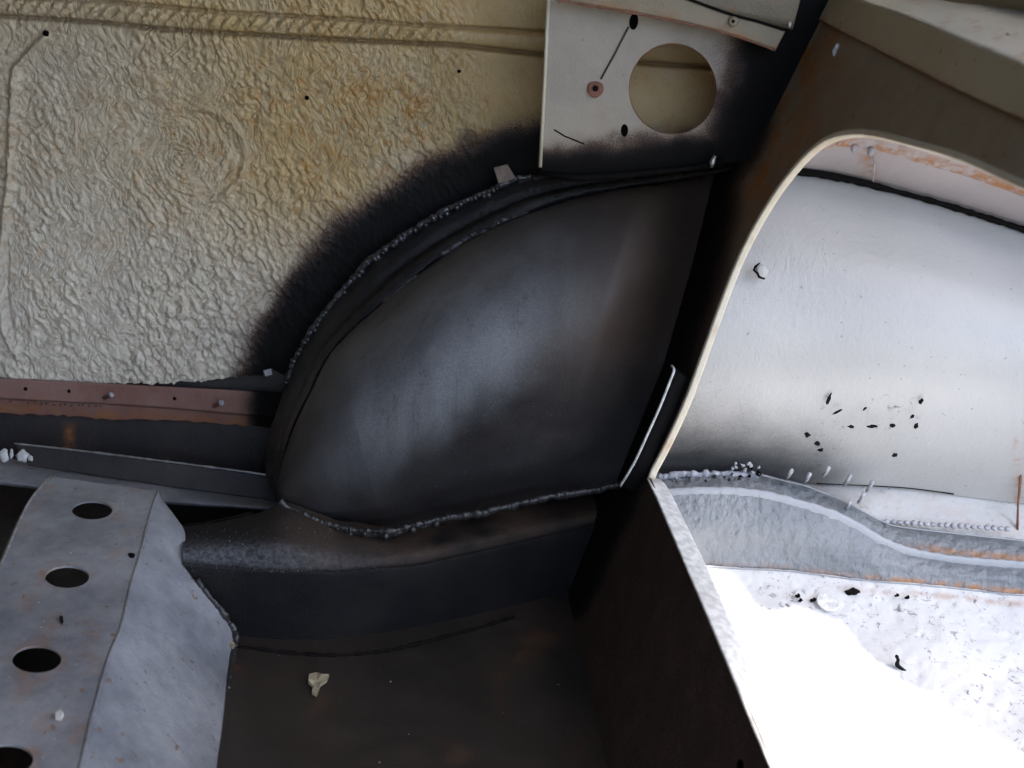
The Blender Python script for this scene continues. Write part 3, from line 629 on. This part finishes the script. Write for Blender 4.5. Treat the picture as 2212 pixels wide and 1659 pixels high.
setattr_(flap, 'black', lambda x, y, V: np.maximum(np.maximum(ss(255, 385, y+40*(fbm(x/40, y/40, 110)-.5)+.10*(x-1200)), ss(1450, 1680, x+.35*(y-150)+60*(fbm(x/50, y/50, 111)-.5))), .25*ss(1300, 1500, x)))  # overspray at the foot; towards the right it also holds painted corner shade
setattr_(flap, 'rust', lambda x, y, V: .35*np.exp(-((x-1292)/9)**2)*ss(205, 215, y)*(1-ss(230, 300, y)))
B(flap, 'cream gusset panel with a large round hole, black overspray at its foot')
tube('panel_edge', [P(x, y, YF-.0005) for x, y in ((1187, -60), (1178, 140), (1167, 361))], .0013, M['edge'], flap, 6)
for e in (flap.data,): pass
for cx_, cy_, a_, b_ in ((1369, 47, 11, 19), (1349, 282, 9, 15)): blobs('slot_dark', [(P(cx_, cy_, YF+.004), (a_*.00045, b_*.00045, .0012), (1, 0, 0))], M['dark'], flap, 2, False, 0)  # near-black blobs behind the slots stand in for the shade inside
tube('hole_edge', ring(1453, 192, 94.5, 98.5, YF+.0012, 64)+[P(1453+94.5, 192, YF+.0012)], .0005, M['rustp'], flap, 6)
tube('scribed_line', [P(x, y, YF-.0004) for x, y in ((1358, 58), (1330, 113), (1298, 171))], .0007, M['ledge2'], flap, 6)
rp = blobs('rust_spot', [(P(1286, 191, YF-.0008), (.0058, .0062, .0010), (1, 0, 0))], M['rustp'], flap, 3, False, .05)
blobs('rust_spot_core', [(P(1286, 191, YF-.0018), (.0022, .0022, .0006), (1, 0, 0))], M['line'], rp, 2, False)
tube('scratch', [P(x, y, YF-.0003) for x, y in ((1197, 280), (1220, 294), (1240, 302), (1262, 311))], .00055, M['line'], flap, 5)
tube('flap_foot_seam', [P(x, y, YF-.004) for x, y in ((1170, 374), (1250, 384), (1340, 379), (1500, 362), (1560, 350))], .0026, M['line'], flap, 8, wob=.3)
B(tube('shiny_stub', [P(x, y, .86) for x, y in ((1537, 362), (1539, 350), (1545, 336))], [.001, .0022, .0012], M['steel'], None, 8))
# cross rails at the top
YR = .852
st = [(1197, -2), (1270, 12), (1344, 24), (1485, 51), (1580, 76), (1675, 109)]
su = [(1330, -40), (1420, -22), (1490, 0), (1576, 31), (1640, 48), (1697, 66)]
G = lin([[P(x, y+1, YR+.010) for x, y in resamp(st, 50)], [P(x, y, YR) for x, y in resamp(st, 50)], [P(x, y, YR+.001) for x, y in resamp(su, 50)], [P(x, y-1, YR+.012) for x, y in resamp(su, 50)]], 100, 30)
cr = B(gridmesh('cross_rail', G, M['khaki'], attrs={'rust': lambda x, y, V: .7*np.exp(-((y-np.interp(x, *np.array(st).T))/12)**2)}, thick=.0012), 'khaki cross rail with rusty lower edge above the gusset panel')
tube('rusty_edge', [P(x, y, YR-.0002) for x, y in arclen(st, 50)], .0007, M['rustp'], cr, 6, wob=.4)
tube('rail_gap', [P(x, y-1, YR) for x, y in arclen(su, 50)], .0009, M['line'], cr, 6)
scw = blobs('screw', [(P(1584, 46, YR-.001), (.0036, .0036, .0012), (1, 0, 0))], M['khaki'], cr, 2, False, .02)
blobs('screw_slot', [(P(1584, 46, YR-.0022), (.0013, .0013, .0006), (1, 0, 0))], M['line'], scw, 1, False)
blobs('chip', [(P(1706, 53, .86), (.0012, .0024, .0008), (1, 0, 0))], M['white'], cr, 1, False)
G = lin([[P(x, y, YR+.012) for x, y in ((1330, -120), (1560, -120), (1760, -120))], [P(x, y, YR+.012) for x, y in ((1330, -30), (1560, 30), (1712, 64))]], 40, 10)
B(gridmesh('upper_panel', G, M['khaki'], attrs={'rust': lambda x, y, V: .3*(fbm(x/30, y/30, 120) > .6)}, thick=.0012), 'khaki panel above the cross rail')

# ------------------------------------------------------------ beyond the opening
def row(pts, Y): 
    pts = [tuple(p) for p in pts]
    if abs(pts[-1][0]-2400) < 1: pts.append((2700.0, pts[-1][1]+(pts[-1][1]-pts[-2][1])/(pts[-1][0]-pts[-2][0])*300))
    return [P(x, y, Y if not hasattr(Y, '__len__') else np.interp(i, np.linspace(0, len(pts)-1, len(Y)), Y)) for i, (x, y) in enumerate(pts)]
seamR = [(1560, 345), (1700, 368), (1800, 383), (1890, 402), (2040, 442), (2212, 496), (2400, 560)]
botR = [(1380, 1040), (1456, 1024), (1606, 1018), (1690, 1034), (1764, 1047), (1880, 1052), (1969, 1058), (2174, 1084), (2400, 1110)]
rr = [row(seamR, .93), row([(1545, 420), (1800, 450), (2050, 510), (2400, 640)], .90), row([(1500, 560), (1750, 570), (2050, 610), (2400, 700)], .865),
      row([(1425, 720), (1700, 720), (2050, 740), (2400, 800)], .845), row([(1400, 850), (1700, 850), (2050, 860), (2400, 900)], .842),
      row([(1380, 950), (1700, 945), (2050, 970), (2400, 1010)], .856), row(botR, .885)]
pa = B(gridmesh('rear_arch_panel', loft(rr, 300, 220), M['pale'], attrs={
    'black': lambda x, y, V: .80*(1-ss(0, 330, pdist(x, y, [(1380, 1010), (1480, 1030), (1600, 1040), (1740, 1060)])+.25*(x-1500)*ss(1500, 1520, x))),  # darker grey towards the lower left of the panel
    'rust': lambda x, y, V: np.exp(-((x-2196)/7)**2)*ss(900, 1000, y)*ss(.4, .6, fbm(x/9, y/30, 130)),
    'peel': lambda x, y, V: np.clip(inside(x, y, [(1780, 850), (1990, 855), (2000, 900), (1900, 935), (1850, 915), (1770, 1010), (1745, 990)])*ss(.38, .6, fbm(x/14, y/14, 131)), 0, 1)}, keep=behind), 'pale satin rounded inner arch panel seen through the opening')
tube('black_seam', row([(x, y) for x, y in arclen(seamR, 80)], .925), .0022, M['line'], pa, 8, wob=.3)
tube('black_seam', row([(1560, 335), (1700, 361), (1800, 376), (1885, 394)], .925), .0009, M['line'], pa, 6, wob=.4)
tube('panel_joint', row([(2209, 880), (2207, 960), (2204, 1040), (2199, 1090), (2197, 1180)], (.86, .875)), .0012, M['rustp'], pa, 6, wob=.5)
for k, (x, y, rx, ry, a) in enumerate(((1790, 862, 5, 15, .4), (1990, 866, 6, 8, .3), (1979, 920, 6, 8, .2), (1885, 921, 14, 5, .1), (1932, 983, 7, 6, 0), (1838, 922, 9, 4, .3), (1808, 890, 14, 3, -.4), (1744, 940, 8, 7, .6), (1765, 958, 9, 6, .6), (1772, 972, 8, 5, .1), (1970, 900, 7, 4, -.6), (1868, 883, 6, 3, -.5), (1928, 919, 7, 5, .4))):
    c = P(x, y, .839); t = unit(P(x+10*math.sin(a), y-10*math.cos(a), .839)-c)
    blobs('paint_chip', [(c, (ry*.00030, rx*.00028, .0007), t)], M['line'], pa, 2, False, .7)
fk = [(1630, 572), (1640, 568), (1652, 575), (1658, 590), (1650, 603), (1640, 598), (1636, 588)]
blobs('blister', [(P(1645, 586, .852), (.0045, .0050, .0015), (1, 0, 0.3))], M['pale'], pa, 2, False, .5)
tube('blister_edge', [P(x, y, .8505) for x, y in ((1641, 568), (1632, 576), (1628, 583), (1636, 590), (1640, 598), (1652, 602))], .0008, M['line'], pa, 6, wob=.4)
# strip between the seam and the rusty flange, then the flange itself
up1 = [(1600, 300), (1720, 330), (1810, 318), (1880, 322), (1980, 350), (2100, 385), (2212, 425), (2400, 490)]
up2 = [(1650, 240), (1760, 250), (1850, 262), (1950, 278), (2100, 330), (2212, 372), (2400, 440)]
G = loft([row([(x, y-2) for x, y in seamR], .932), row(up1, .90)], 220, 20)
ps = B(gridmesh('pink_strip', G, M['pinkpale'], attrs={'rust': lambda x, y, V: .8*np.exp(-((x-1876)/16)**2)*ss(300, 320, y), 'peel': lambda x, y, V: 0*x}, keep=behind), 'pinkish primer strip above the black seam')
tube('strip_joint', [P(x, y, .905) for x, y in ((1884, 330), (1890, 350), (1886, 392))], .0009, M['lump'], ps, 6, wob=.5)
G = loft([row(up1, .898), row([(a*.5+b*.5, c*.5+d*.5) for (a, c), (b, d) in zip(resamp(up1, 7), resamp(up2, 7))], .885), row(up2, .86)], 220, 24)
B(gridmesh('rusty_upper_flange', G, M['pinkpale'], attrs={'rust': lambda x, y, V: np.exp(-((y-np.interp(x, *np.array(up1).T)+8)/16)**2)*1.0, 'peel': lambda x, y, V: .6*np.exp(-((y-np.interp(x, *np.array(up1).T)+26)/14)**2)*ss(1880, 1900, x)}, disp=lambda x, y, V: .002*(fbm(x/14, y/14, 140)-.5), keep=behind), 'orange rusted flange just inside the top of the opening')
bead('spot_lump', np.array(row(arclen([(1812, 306), (1840, 318), (1880, 326)], 40), .895)), .0062, .0030, M['lump'], ps, wob=.2)
# behind: wall of the same side so nothing is open above
# lower weld flange, hump and floor of this side
fl1 = [(1390, 1050), (1500, 1046), (1600, 1044), (1690, 1058), (1750, 1082), (1832, 1110), (1880, 1140), (1940, 1165), (2060, 1180), (2212, 1190), (2400, 1200)]
fl0 = [(1390, 1034), (1500, 1022), (1600, 1018), (1660, 1030), (1750, 1053), (1832, 1087), (1866, 1106), (1907, 1124), (1960, 1138), (2212, 1166), (2400, 1180)]
rid = [(1400, 1075), (1500, 1068), (1600, 1070), (1675, 1082), (1781, 1112), (1849, 1144), (1900, 1174), (1969, 1200), (2071, 1217), (2212, 1228), (2400, 1236)]
rust_l = [(1420, 1210), (1535, 1224), (1695, 1231), (1832, 1248), (1969, 1260), (2212, 1284), (2400, 1300), (2700, 1326)]
und = loft([row(botR, .887), row(resamp(fl0, 9), .868)], 160, 16)
B(gridmesh('side_gap_panel', und, M['pale'], attrs={'rust': lambda x, y, V: .15*ss(.5, .6, fbm(x/20, y/8, 150)), 'peel': lambda x, y, V: .4+0*x}), 'narrow pale panel below the fork of the arch seam')
G = loft([row(fl0, .868), row(resamp(fl1, 11), .850), row(resamp(rid, 11), .838)], 260, 40)
wf = B(gridmesh('weld_flange', G, M['crackle'], attrs={'rust': lambda x, y, V: .9*np.exp(-((y-np.interp(x, *np.array(rid).T)+9)/7)**2)*ss(.4, .55, fbm(x/25, y/25, 151))+.8*ss(1950, 2050, x)*np.exp(-((y-np.interp(x, *np.array(rid).T)+22)/8)**2), 'peel': lambda x, y, V: .9*(1-ss(1560, 1700, x))+.5*ss(1880, 1950, x)}, disp=lambda x, y, V: .003*(fbm(x/9, y/9, 152)-.5)), 'lumpy grey weld flange at the foot of the pale arch panel')
smear('weld_bead', np.array(row(arclen([(1410, 1032), (1500, 1024), (1640, 1026)], 40), .862)), .0022, M['lump'], wf, rough=1.4)
bead('weld_bead', np.array(row(arclen([(1430, 1036), (1520, 1030), (1610, 1030)], 40), .860)), .0042, .0012, M['lump'], wf, wob=.6, jit=.003)
bead('weld_bead', np.array(row(arclen([(1430, 1046), (1520, 1040), (1610, 1042)], 40), .856)), .0050, .0018, M['bead2'], wf, wob=.6, jit=.003)
cl = [(P(1600+random.uniform(-22, 45), 1020+random.uniform(-22, 20), .86), (.0018*random.uniform(.4, 1.5), .0015, .0013), (1, 0, random.uniform(-1, 1))) for _ in range(22)]
blobs('spatter', cl[:14], M['lump'], wf, 1, True, .5); blobs('spatter', cl[14:], M['dark'], wf, 1, True, .5)
tube('pale_edge', [P(x, y, .858) for x, y in arclen([(1644, 1026), (1700, 1040), (1750, 1053), (1832, 1087), (1866, 1106), (1907, 1126), (1960, 1140), (2212, 1168)], 90)], .0007, M['ridge'], wf, 6)
tube('dark_edge', [P(x, y-3, .884) for x, y in arclen([(1764, 1047), (1880, 1052), (1969, 1058), (2060, 1070)], 60)], .0007, M['line'], wf, 6)
for x, y in ((1706, 1022), (1745, 1030), (1786, 1016), (1832, 1034), (1880, 1048), (1862, 1072), (1832, 1090)):
    a = P(x-8, y+13, .862); b = P(x+4, y-6, .845)
    k = tube('spur', [a, .5*a+.5*b+np.array([0, -.001, 0]), b], [.0012, .0014, .0017], M['lump'], wf, 8)
for k in range(19):
    x = 1915+k*14.5; y = 1126+ (x-1907)*.062
    blobs('sealer_lump', [(P(x, y, .863), (.0027*random.uniform(.8, 1.1), .0022*random.uniform(.7, 1.2), .0018), (1, 0, -.06))], M['lump'], wf, 2, False, .3)
tube('sealer_ridge', [P(x, y, .838) for x, y in arclen(rid, 120)], .0062, M['ridge'], wf, 14, flat=.32, wob=.08)
G = loft([row(rid, .836), row([(1410, 1130), (1560, 1130), (1700, 1140), (1830, 1185), (1969, 1225), (2212, 1250), (2400, 1262)], .826),
          row([(1415, 1175), (1560, 1185), (1700, 1195), (1830, 1222), (1969, 1243), (2212, 1267), (2400, 1280)], .824), row(rust_l[:-1], .822)], 240, 60)
hu = B(gridmesh('sill_panel', G, M['crackle'], attrs={'rust': lambda x, y, V: 1.0*np.exp(-((y-np.interp(x, *np.array(rust_l).T)+4)/7)**2)*(.35+.65*ss(1800, 2000, x)), 'peel': lambda x, y, V: .8*ss(.45, .6, fbm(x/40, y/30, 160))*ss(1880, 1990, x)+.15}, disp=lambda x, y, V: .0022*(fbm(x/13, y/13, 161)-.5)), 'crackled blue grey sill panel under the pale seam ridge')
q = np.array(rust_l)
tube('sill_step_edge', [P(x, y+2, .8195) for x, y in arclen(q, 100)], .0006, M['ridge'], hu, 6, wob=.2)
# right floor
zr = [PZ(x, y, -.045) for x, y in rust_l]
nr = 8; rl = resamp(rust_l, nr)
r0 = [P(x, y, .8215) for x, y in rl]; k0 = [p+np.array([0, -.004, -.004]) for p in r0]
z0 = np.mean([p[2] for p in r0])
def fr(px_, Y): return [P(x, y, Y) for x, y in px_]
G = loft([r0, [p+np.array([0, -.035, -.012]) for p in r0], [p+np.array([0, -.12, -.030]) for p in r0], [p+np.array([0, -.26, -.045]) for p in r0], [p+np.array([0, -.42, -.055]) for p in r0], [p+np.array([0, -.60, -.060]) for p in r0]], 300, 260)
G[:, :, 0] += (np.linspace(0, 1, 260)[:, None])*np.linspace(-.12, .25, 300)[None]*.6
rf = B(gridmesh('outer_floor', G, M['rfloor'], attrs={'rust': lambda x, y, V: .5*np.exp(-((y-np.interp(x, *np.array(rust_l).T)-22)/7)**2)*ss(1700, 2000, x), 'peel': lambda x, y, V: .35+.6*ss(.45, .62, fbm(x/60, y/60, 170))+.5*np.exp(-((x-1700)/110)**2)*ss(1280, 1340, y)},
    disp=lambda x, y, V: .004*(fbm(x/120, y/120, 171)-.5)+.0012*(fbm(x/16, y/16, 172)-.5)), 'white peeling painted floor in sunlight beyond the bulkhead')

# ------------------------------------------------------------ loose bits
def flake(name, px, z, h, mat, label, cat, group=None, th=.0015, Y=None):
    pts_ = [P(x, y, Y) if Y else PZ(x, y, z+h) for x, y in px]; c = np.mean(pts_, axis=0)
    V = [p-c for p in pts_]+[p-c-np.array([0, 0, th]) for p in pts_]; n = len(px)
    for i in range(n): V[i] = V[i]+np.array([0, 0, random.uniform(0, th*1.5)])
    V.append(np.array([0, 0, th*.5])); Fc = [(i, (i+1) % n, 2*n) for i in range(n)]+[((i+1) % n, i, i+n, (i+1) % n+n) for i in range(n)]+[tuple(range(n, 2*n))[::-1]]
    o = mesh(name, V, Fc, mat, None, False); o.location = tuple(c); return tag(o, label, cat, group)
flake('paint_flake', [(668, 1460), (684, 1452), (694, 1460), (711, 1458), (706, 1470), (692, 1480), (684, 1502), (674, 1496), (676, 1482), (666, 1474)], ZF, .003, M['flake'], 'torn beige paint flake lying alone on the dark floor', 'paint flake')
flake('paint_flake', [(1590, 1660), (1594, 1646), (1602, 1643), (1606, 1652), (1604, 1675), (1592, 1675)], 0, 0, M['white'], 'white pointed scrap at the bottom edge against the dark bulkhead', 'scrap', Y=.47)
flake('metal_chip', [(490, 1388), (497, 1383), (507, 1392), (504, 1399), (498, 1396)], ZF, .006, M['flake'], 'small pale chip at the foot of the crossmember corner', 'chip')
flake('white_chip', [(118, 1541), (130, 1535), (137, 1543), (131, 1552), (120, 1550)], ZT, .002, M['white'], 'small white chip on top of the crossmember between the lower holes', 'chip')
flake('dark_chip', [(276, 1196), (284, 1199), (292, 1197), (288, 1203), (280, 1202)], ZT, .001, M['line'], 'tiny dark crescent chip on the crossmember top beside its crease', 'chip')
flake('dark_chip', [(129, 1336), (136, 1334), (137, 1342), (132, 1346)], ZT, .001, M['line'], 'tiny dark speck on the crossmember between second and third hole', 'chip')
flake('leaf_scrap', [(690, 1195), (698, 1188), (703, 1192), (712, 1190), (708, 1200), (697, 1202)], 0, 0, M['tab'], 'small brown leaf scrap on the dusty ledge', 'leaf scrap', Y=.772)
c = P(812, 1202, .765); gp = arclen([P(x, y, .765) for x, y in ((797, 1213), (808, 1203), (822, 1196), (846, 1189))], 20)
o = tube('straw', gp-c, .0007, M['straw'], None, 6); o.location = tuple(c); tag(o, 'thin yellow straw lying on the ledge under the arch weld', 'straw')
tw = [(1936, 1416), (1940, 1426), (1938, 1436), (1950, 1446), (1962, 1453), (1975, 1459)]
def rfz(x, y):      # outer floor height along a sight line
    g = G.reshape(-1, 3); qx, qy = proj(g); k = np.argmin(np.hypot(qx-x, qy-y)); return g[k]
c = rfz(1950, 1440); tp = [P(x, y, c[1]-.004) for x, y in tw]; o = tube('twig', arclen(tp, 24)-c, np.interp(np.linspace(0, 1, 24), [0, .4, 1], [.0012, .0016, .0005]), M['line'], None, 6, wob=.2); o.location = tuple(c); tag(o, 'bent black twig on the white floor', 'twig')
c = rfz(1784, 1308)
bm = bmesh.new(); bmesh.ops.create_cone(bm, cap_ends=True, segments=28, radius1=.0085, radius2=.0080, depth=.0012); me = bpy.data.meshes.new('disc'); bm.to_mesh(me); bm.free()
o = link('plastic_disc', me, M['lipwhite'], None, False); o.location = tuple(c+np.array([0, -.002, .004])); o.rotation_euler = (.25, .1, 0); tag(o, 'pale round disc lying on the white floor beside black crumbs', 'disc')
cr_l = ((1722, 1293, 7, 'black crumb left of the pale disc, upper one'), (1726, 1302, 6, 'flat black crumb left of the pale disc, lower one'), (1754, 1300, 8, 'dark crumb touching the pale disc'), (1838, 1283, 17, 'large dark crumb of debris right of the pale disc'), (1936, 1291, 6, 'black crumb far right of the pale disc'), (1958, 1294, 6, 'rightmost small black crumb under the rusty sill edge'))
for x, y, r, lb in cr_l:
    c = rfz(x, y)+np.array([0, -.001, .0025]); o = blobs('crumb', [((0, 0, 0), (r*.00030, r*.00016, .0016), (1, 0, .2)), ((r*.0001, 0, .001), (r*.00014, r*.00016, .0018), (1, 0, .6))], M['line'], None, 2, False, .8)
    o.location = tuple(c); tag(o, lb, 'crumb', 'black crumbs on the white floor')
tri_refine(tp_, .008)
setattr_(tp_, 'rust', lambda x, y, V: .55*np.exp(-(np.min([np.abs(np.hypot((x-hx)/a_, (y-hy)/b_)-1.05) for hx, hy, a_, b_ in HO], axis=0)/.22)**2)*ss(.4, .7, fbm(x/20, y/20, 180))+.3*ss(.6, .75, fbm(x/50, y/50, 181)))
# grit: countless dust grains on ledge, floor and arch
def grit(name, pts_, r0, r1, mat, parent):
    V = []; Fc = []
    for p in pts_:
        r = random.uniform(r0, r1); o = len(V)
        for d in ((1, 0, 0), (0, 1, 0), (-1, 0, 0), (0, -1, 0), (0, 0, 1)): V.append(p+np.array(d)*r*random.uniform(.6, 1.3))
        Fc += [(o, o+1, o+4), (o+1, o+2, o+4), (o+2, o+3, o+4), (o+3, o, o+4)]
    ob = mesh(name, V, Fc, mat, parent, False); ob['kind'] = 'stuff'; return ob
def surf_pts(ob, n, cond):
    me = ob.data; k = len(me.vertices); co = np.empty(k*3, np.float32); me.vertices.foreach_get('co', co); V = co.reshape(-1, 3).astype(float); px, py = proj(V)
    idx = np.where(cond(px, py))[0]; return V[rng.choice(idx, min(n, len(idx)), replace=False)]
hole_ok = lambda x, y: all(((x-hx)/(a_+3))**2+((y-hy)/(b_+3))**2 > 1 for hx, hy, a_, b_ in HO)
gp_ = surf_pts(ledge, 420, lambda x, y: (x > 410) & (x < 900) & (y > 1140) & (y < 1236) & (rng.random(x.shape) < np.clip(1.3-(x-420)/420, .1, 1)))
grit('grit', gp_, .0003, .0009, M['bead2'], ledge)
grit('grit', np.array([[random.uniform(-.25, .07), random.uniform(.45, .74), ZF+.001] for _ in range(34)]), .0003, .0009, M['tab'], floor)
grit('grit', surf_pts(dome, 150, lambda x, y: (np.hypot(x-1120, y-950) < 170)), .0002, .0005, M['bead2'], dome)
grit('grit', np.array([PZ(x, y, ZT+.0004) for x, y in ((random.uniform(100, 300)-(y0-1060)*.25, y0) for y0 in np.linspace(1060, 1650, 45)) if hole_ok(x, y)]), .0002, .0005, M['white'], cm)

# ------------------------------------------------------------ unseen sheets around the frame, mostly added to block light (roof, far side)
def box(name, a, b, mat, parent=None):
    a = np.array(a, float); b = np.array(b, float); V = [[(a, b)[i][0], (a, b)[j][1], (a, b)[k][2]] for i in (0, 1) for j in (0, 1) for k in (0, 1)]
    Fc = [(0, 1, 3, 2), (4, 6, 7, 5), (0, 4, 5, 1), (2, 3, 7, 6), (0, 2, 6, 4), (1, 5, 7, 3)]
    return mesh(name, V, Fc, mat, parent, False)
B(box('roof_blocker', (-.80, -.90, .80), (-.15, .02, .81), M['khaki']), 'added unseen roof sheet over the front of the bay, blocks light')  # added to block skylight over the front left
B(box('roof_blocker', (-.80, .02, .80), (.405, 1.0, .81), M['khaki']), 'added unseen roof sheet above the corner, blocks the sun')  # added to keep direct sun off the left side
sv = np.array(sd); RZ = .80
shf = sv*(.28/sv[2])
B(gridmesh('rail_blocker', lin([[*(B3+shf+np.array([-.01, 0, 0]))], [*(C3+shf)]], 60, 6), M['khaki'], thick=.002), 'added unseen sheet that shades the side rail from the sun')  # added above the rail to keep direct sun off its top
def up(p): return p+sv*((RZ-p[2])/sv[2])
ra, rb_, rc = up(rfz(1560, 1268)), up(rfz(1760, 1335)), up(rfz(1960, 1475))
far = rc+(rc-rb_)*6
edge_ = arclen([ra, rb_, rc, rc+(rc-rb_)*1.5], 26); edge_ = edge_+np.stack([.030*(fbm(np.arange(26)/2.6, np.full(26, .5), 5, 3)-.5), .045*(fbm(np.arange(26)/2.6, np.full(26, 9.5), 6, 3)-.5), np.zeros(26)], 1)
ov = [ra+(ra-rb_)*1.5]+list(edge_)+[far, np.array([1.5, 1.0, RZ]), np.array([.405, 1.0, RZ])]
polyplate('roof_blocker', [np.array([p[0], p[1], RZ]) for p in ov if True], (0, 0, 1), .01, M['khaki'])  # added roof sheet, its edge shaped to set the sun patch
B(bpy.data.objects['roof_blocker.002'] if 'roof_blocker.002' in bpy.data.objects else bpy.data.objects[-1], 'added unseen roof sheet above the far bay, shapes the sun patch')
print('ROOF', ov)
B(box('far_side_blocker', (-.81, -.9, -.12), (-.80, 1.0, .80), M['khaki']), 'added unseen side sheet that blocks light at the left end of the bay')  # added to block light from the left
B(box('front_blocker', (-.80, -.91, -.12), (-.15, -.90, .80), M['khaki']), 'added unseen sheet that blocks light at the front left of the bay')  # added to block light from the front left
B(box('rear_skin', (-1.4, 1.0, -.3), (1.5, 1.01, .95), M['khaki']), 'outer skin behind the corner')
B(box('dark_backing', (-.79, .05, -.12), (1.3, .99, -.115), M['dark']), 'added near-black sheet below the floor, keeps the gaps black')  # added so gaps and holes look black
